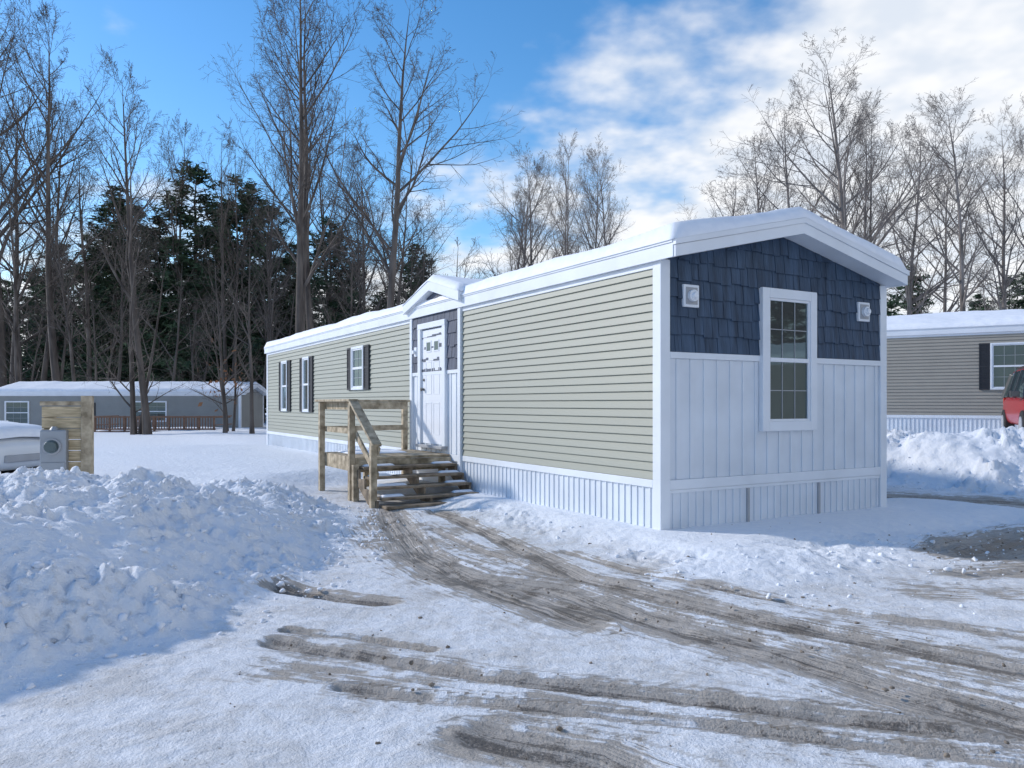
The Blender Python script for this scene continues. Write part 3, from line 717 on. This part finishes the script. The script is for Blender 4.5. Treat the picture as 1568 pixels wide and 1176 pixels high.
def conifer(seed,Ht,dens=1.0,big=1.0):
    r=np.random.RandomState(seed);S={'v':[],'f':[],'n':0}
    pts=np.array([[0,0,z] for z in np.linspace(0,Ht,9)])+np.c_[r.randn(9,2)*.05,np.zeros(9)]
    tube_collect(S,pts,np.linspace(Ht*.013,.03,9),6)
    C=[]
    z=Ht*.10
    while z<Ht*.985:
        f=z/Ht; Lmax=Ht*.27*((1-f)**.62)*(.75+.25*math.sin(f*11+seed))+.5
        for b_ in range(r.randint(4,7)):
            a=r.rand()*2*math.pi; Ln=Lmax*r.uniform(.4,1.2); n=4
            d=np.array([math.cos(a),math.sin(a),.10+.35*f]);p=[np.array([0,0,z+r.rand()*.3])]
            for i in range(n): p.append(p[-1]+d*Ln/n+np.array([0,0,.02*Ln*i/n])+r.randn(3)*.03)
            p=np.array(p); tube_collect(S,p,np.linspace(.045,.012,n+1),3)
            nc=int((7+Ln*6)*dens)
            side=np.array([-math.sin(a),math.cos(a),0])
            for c in range(nc):
                t=.2+.8*r.rand()**.7;k=t*n;i=min(int(k),n-1);q_=p[i]+(p[i+1]-p[i])*(k-i); wd=.28*Ln*(1-t*.55)+.1
                C.append(q_+side*r.randn()*wd*.6+np.array([0,0,r.randn()*.12+.05]))
        z+=Ht*.027*r.uniform(.7,1.5)
    nb=sum(len(a) for a in S['f'])
    C=np.array(C);per=4;Cr=np.repeat(C,per,0)+r.randn(len(C)*per,3)*np.array([.17,.17,.09])
    n=len(Cr);u=r.randn(n,3);u[:,2]*=.45;u/=np.linalg.norm(u,axis=1)[:,None];w=r.randn(n,3);w-=u*(w*u).sum(1)[:,None];w/=np.linalg.norm(w,axis=1)[:,None]
    Ls=r.uniform(.13,.34,n)[:,None]*big;Ws=r.uniform(.03,.08,n)[:,None]*big
    V=np.stack([Cr-u*Ls,Cr+w*Ws,Cr+u*Ls,Cr-w*Ws],1).reshape(-1,3); Q=np.arange(n*4).reshape(-1,4)+S['n']
    v=np.concatenate(S['v']+[V]);f=np.concatenate(S['f']+[Q]);mi=np.r_[np.zeros(nb),np.ones(n)]
    return v,f,mi
pines=[]
for sd,ht in((11,18),(12,16),(13,20)):
    v,f,mi=conifer(sd,ht); pines.append((fast_mesh('pine_mesh',v,f,None,mats=[M['bark'],M['pine']],matidx=mi),ht,v,f,mi))
def gz(x,y): return float(height(np.array([x],float),np.array([y],float),False)[0])
def place(name,me_,ht,u,Yd,vt,rot,wsc=1.0):
    x=(u-784)/1200*Yd; z0=gz(x,Yd)-.2; h=1.5+(618-vt)/1200*Yd-z0; s=h/ht
    o=add_obj(name,me_); o.location=(x,Yd,z0); o.scale=(s*wsc,s*wsc,s); o.rotation_euler=(0,0,rot)
tl=[(4,60,-80,0,.85),(92,56,50,1,.9),(226,38,105,4,.9),(455,38,-95,2,.95),(490,44,20,1,.85),(592,36,20,0,1.0),(600,52,270,3,1),(548,60,300,4,1),(640,56,310,2,.9),(530,46,360,3,.9),
    (350,62,190,2,.8),(30,52,260,1,.9),(140,64,240,3,.9),(430,56,330,4,1),(118,52,330,4,.9),(60,62,180,4,.9),(280,66,210,1,.8),(400,60,240,1,.8),(665,58,380,1,.9),(570,56,240,1,.8),(20,64,150,3,.9),(175,58,300,1,.8),(510,62,200,0,.8)]
for k,(u,Yd,vt,p,ws) in enumerate(tl): place('bare_tree',protos[p][0],protos[p][1],u,Yd,vt,k*1.7,ws)
tr=[(765,62,300,4,1),(790,58,255,1,.85),(822,60,235,3,.8),(872,52,200,2,.75),(905,56,235,0,.8),(940,60,240,1,.8),(1110,60,270,3,1),(1160,56,210,1,.9),(1225,52,165,3,.9),(1270,50,190,1,.9),(1312,44,75,0,1.1),(1335,48,140,2,.85),
    (1385,54,190,3,.9),(1492,44,150,1,1.0),(1440,56,250,3,.9),(1540,48,180,0,.9),(1590,46,140,2,.9)]
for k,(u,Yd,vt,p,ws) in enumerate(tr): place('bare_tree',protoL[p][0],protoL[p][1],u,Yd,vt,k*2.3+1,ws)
for k,(u,Yd,vt,p) in enumerate([(300,66,262,0),(372,70,285,1),(175,68,292,2),(335,74,310,2),(245,72,340,1),(412,74,320,0),(505,62,345,1),(445,76,380,2),(90,76,380,0),(205,76,320,0),(540,72,400,2),(1545,80,428,0),(1575,78,415,2),(1500,86,455,1)]):
    place('pine_tree',pines[p][0],pines[p][1],u,Yd,vt,k*1.3,1.15)
for k in range(5):
    o=add_obj('bare_tree',protos[k%5][0]); o.location=(31+(k*5)%7,-12+k*5,-.2);o.rotation_euler=(0,0,k*1.9)
for k in range(9):
    o=add_obj('pine_tree',pines[k%3][0]); o.location=(34+(k*5)%9,-22+k*4.2,-.2); o.rotation_euler=(0,0,k); o.scale=(1.1,1.1,.62)
v,f=bare_tree(31,9,(14,7,5,2),.25,1.1,1,.006,.45); us=[fast_mesh('young_tree_mesh',v,f,M['bark'])]
v,f=bare_tree(32,8,(9,7,5,2),.12,1.2,3,.006,.45); us.append(fast_mesh('young_tree_mesh',v,f,M['bark']))
for k,(u,Yd,vt,p) in enumerate([(345,37,390,0),(352,39,430,1),(386,36,360,0),(208,38,340,1),(262,52,400,0),(150,52,420,1),(420,52,380,1),(90,56,400,0),(35,58,430,1),(300,56,430,1),(495,52,420,1)]):
    place('young_tree',us[p],9 if p==0 else 8,u,Yd,vt,k*2.1)
r=np.random.RandomState(3);n=70;c=np.c_[(345-784)/1200*37+r.randn(n)*.5,37+r.randn(n)*.5,2.6+r.randn(n)*.7]
u=r.randn(n,3)*.06;w_=r.randn(n,3)*.04;V=np.stack([c-u,c+w_,c+u,c-w_],1).reshape(-1,3)
add_obj('withered_leaves',fast_mesh('withered_leaves',V,np.arange(n*4).reshape(-1,4),M['leaf']))
v1,f1=bare_tree(41,17,(13,6,4),.25,1.0,1,.03,.45); v2,f2=bare_tree(42,14,(10,6,4),.15,1.1,2,.03,.45)
v3,f3,m3=conifer(43,15,.28,1.7)
r=np.random.RandomState(9);VV=[];FF=[];MM=[];off=0
for k in range(190):
    left=k<140
    u=r.uniform(-250,700) if left else r.uniform(700,1850)
    Yd=r.uniform(74,105); x=(u-784)/1200*Yd
    con=r.rand()<(.38 if left else .10)
    v,f=(v3,f3) if con else ((v1,f1) if r.rand()<.5 else (v2,f2))
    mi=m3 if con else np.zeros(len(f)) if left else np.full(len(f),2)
    a=r.rand()*6.28;sc=r.uniform(.75,1.2)*(1.0 if left else .9); c,s_2=math.cos(a),math.sin(a)
    vv=np.stack([(v[:,0]*c-v[:,1]*s_2)*sc+x,(v[:,0]*s_2+v[:,1]*c)*sc+Yd,v[:,2]*sc+(-1. if left else .3)],-1)
    VV.append(vv);FF.append(f+off);MM.append(mi);off+=len(v)
add_obj('distant_tree_line',fast_mesh('distant_tree_line',np.concatenate(VV),np.concatenate(FF),None,mats=[M['bark'],M['pine'],M['bark_light']],matidx=np.concatenate(MM)))

# ------------------------------------------------------------ world
Sdir=Vector((-.90,.28,0)).normalized();el=math.radians(27)
S=Vector((Sdir.x*math.cos(el),Sdir.y*math.cos(el),math.sin(el)))
wd=bpy.data.worlds.new('World');scene.world=wd;wd.use_nodes=True;nt=wd.node_tree;nt.nodes.clear()
L=nt.links.new
sky=N(nt,'ShaderNodeTexSky');sky.sky_type='NISHITA';sky.sun_disc=False;sky.sun_elevation=el;sky.sun_rotation=math.atan2(S.x,S.y)%(2*math.pi)
sky.air_density=1.0;sky.dust_density=.2;sky.ozone_density=2.5
hs=N(nt,'ShaderNodeHueSaturation');hs.inputs['Saturation'].default_value=1.28;hs.inputs['Value'].default_value=1.35;L(sky.outputs[0],hs.inputs['Color'])
bg=N(nt,'ShaderNodeBackground');bg.inputs[1].default_value=.15;L(hs.outputs[0],bg.inputs[0])
tc=N(nt,'ShaderNodeTexCoord');sx=N(nt,'ShaderNodeSeparateXYZ');L(tc.outputs['Generated'],sx.inputs[0])
zz=mth('MAXIMUM',sx.outputs[2],0.0)
inv=mth('DIVIDE',1.0,mth('ADD',zz,.22))
cb=N(nt,'ShaderNodeCombineXYZ');L(mth('MULTIPLY',sx.outputs[0],inv),cb.inputs[0]);L(mth('MULTIPLY',sx.outputs[1],inv),cb.inputs[1])
n1=noise(cb.outputs[0],1.9,7,.54);n2=noise(cb.outputs[0],6.5,3,.55)
cov=mth('SUBTRACT',sx.outputs[0],mth('MULTIPLY',zz,1.2))
cov=mth('MULTIPLY',mth('ADD',cov,.44),1.9)
low=mr(zz,.05,.33,.75,-.35)
cv=mth('MAXIMUM',cov,low)
val=mth('ADD',cv,mth('MULTIPLY',mth('SUBTRACT',n1,.5),2.2));val=mth('ADD',val,mth('MULTIPLY',mth('SUBTRACT',n2,.5),.6))
mask=mr(val,-.02,.62)
mask=mth('MULTIPLY',mask,.96)
bg2=N(nt,'ShaderNodeBackground')
cc=mixc(mr(n2,.35,.65),(.75,.81,.90),(.98,.985,1.0));L(cc,bg2.inputs[0]);bg2.inputs[1].default_value=1.05
mx=N(nt,'ShaderNodeMixShader');L(mask,mx.inputs[0]);L(bg.outputs[0],mx.inputs[1]);L(bg2.outputs[0],mx.inputs[2])
out=N(nt,'ShaderNodeOutputWorld');L(mx.outputs[0],out.inputs[0])
sl=bpy.data.lights.new('sun','SUN');sl.energy=3.1;sl.angle=math.radians(3);sl.color=(1,.94,.86)
so=bpy.data.objects.new('sun',sl);COL.objects.link(so);so.rotation_euler=(-S).to_track_quat('-Z','Y').to_euler();so.location=(-30,10,30)
# ------------------------------------------------------------ camera
cam=bpy.data.cameras.new('camera');co=bpy.data.objects.new('camera',cam);COL.objects.link(co)
co.location=(0,0,1.5);co.rotation_euler=(math.radians(90),0,0);cam.lens=27.55;cam.sensor_width=36;cam.shift_y=30/1568;cam.clip_end=2000;cam.clip_start=.05
scene.camera=co
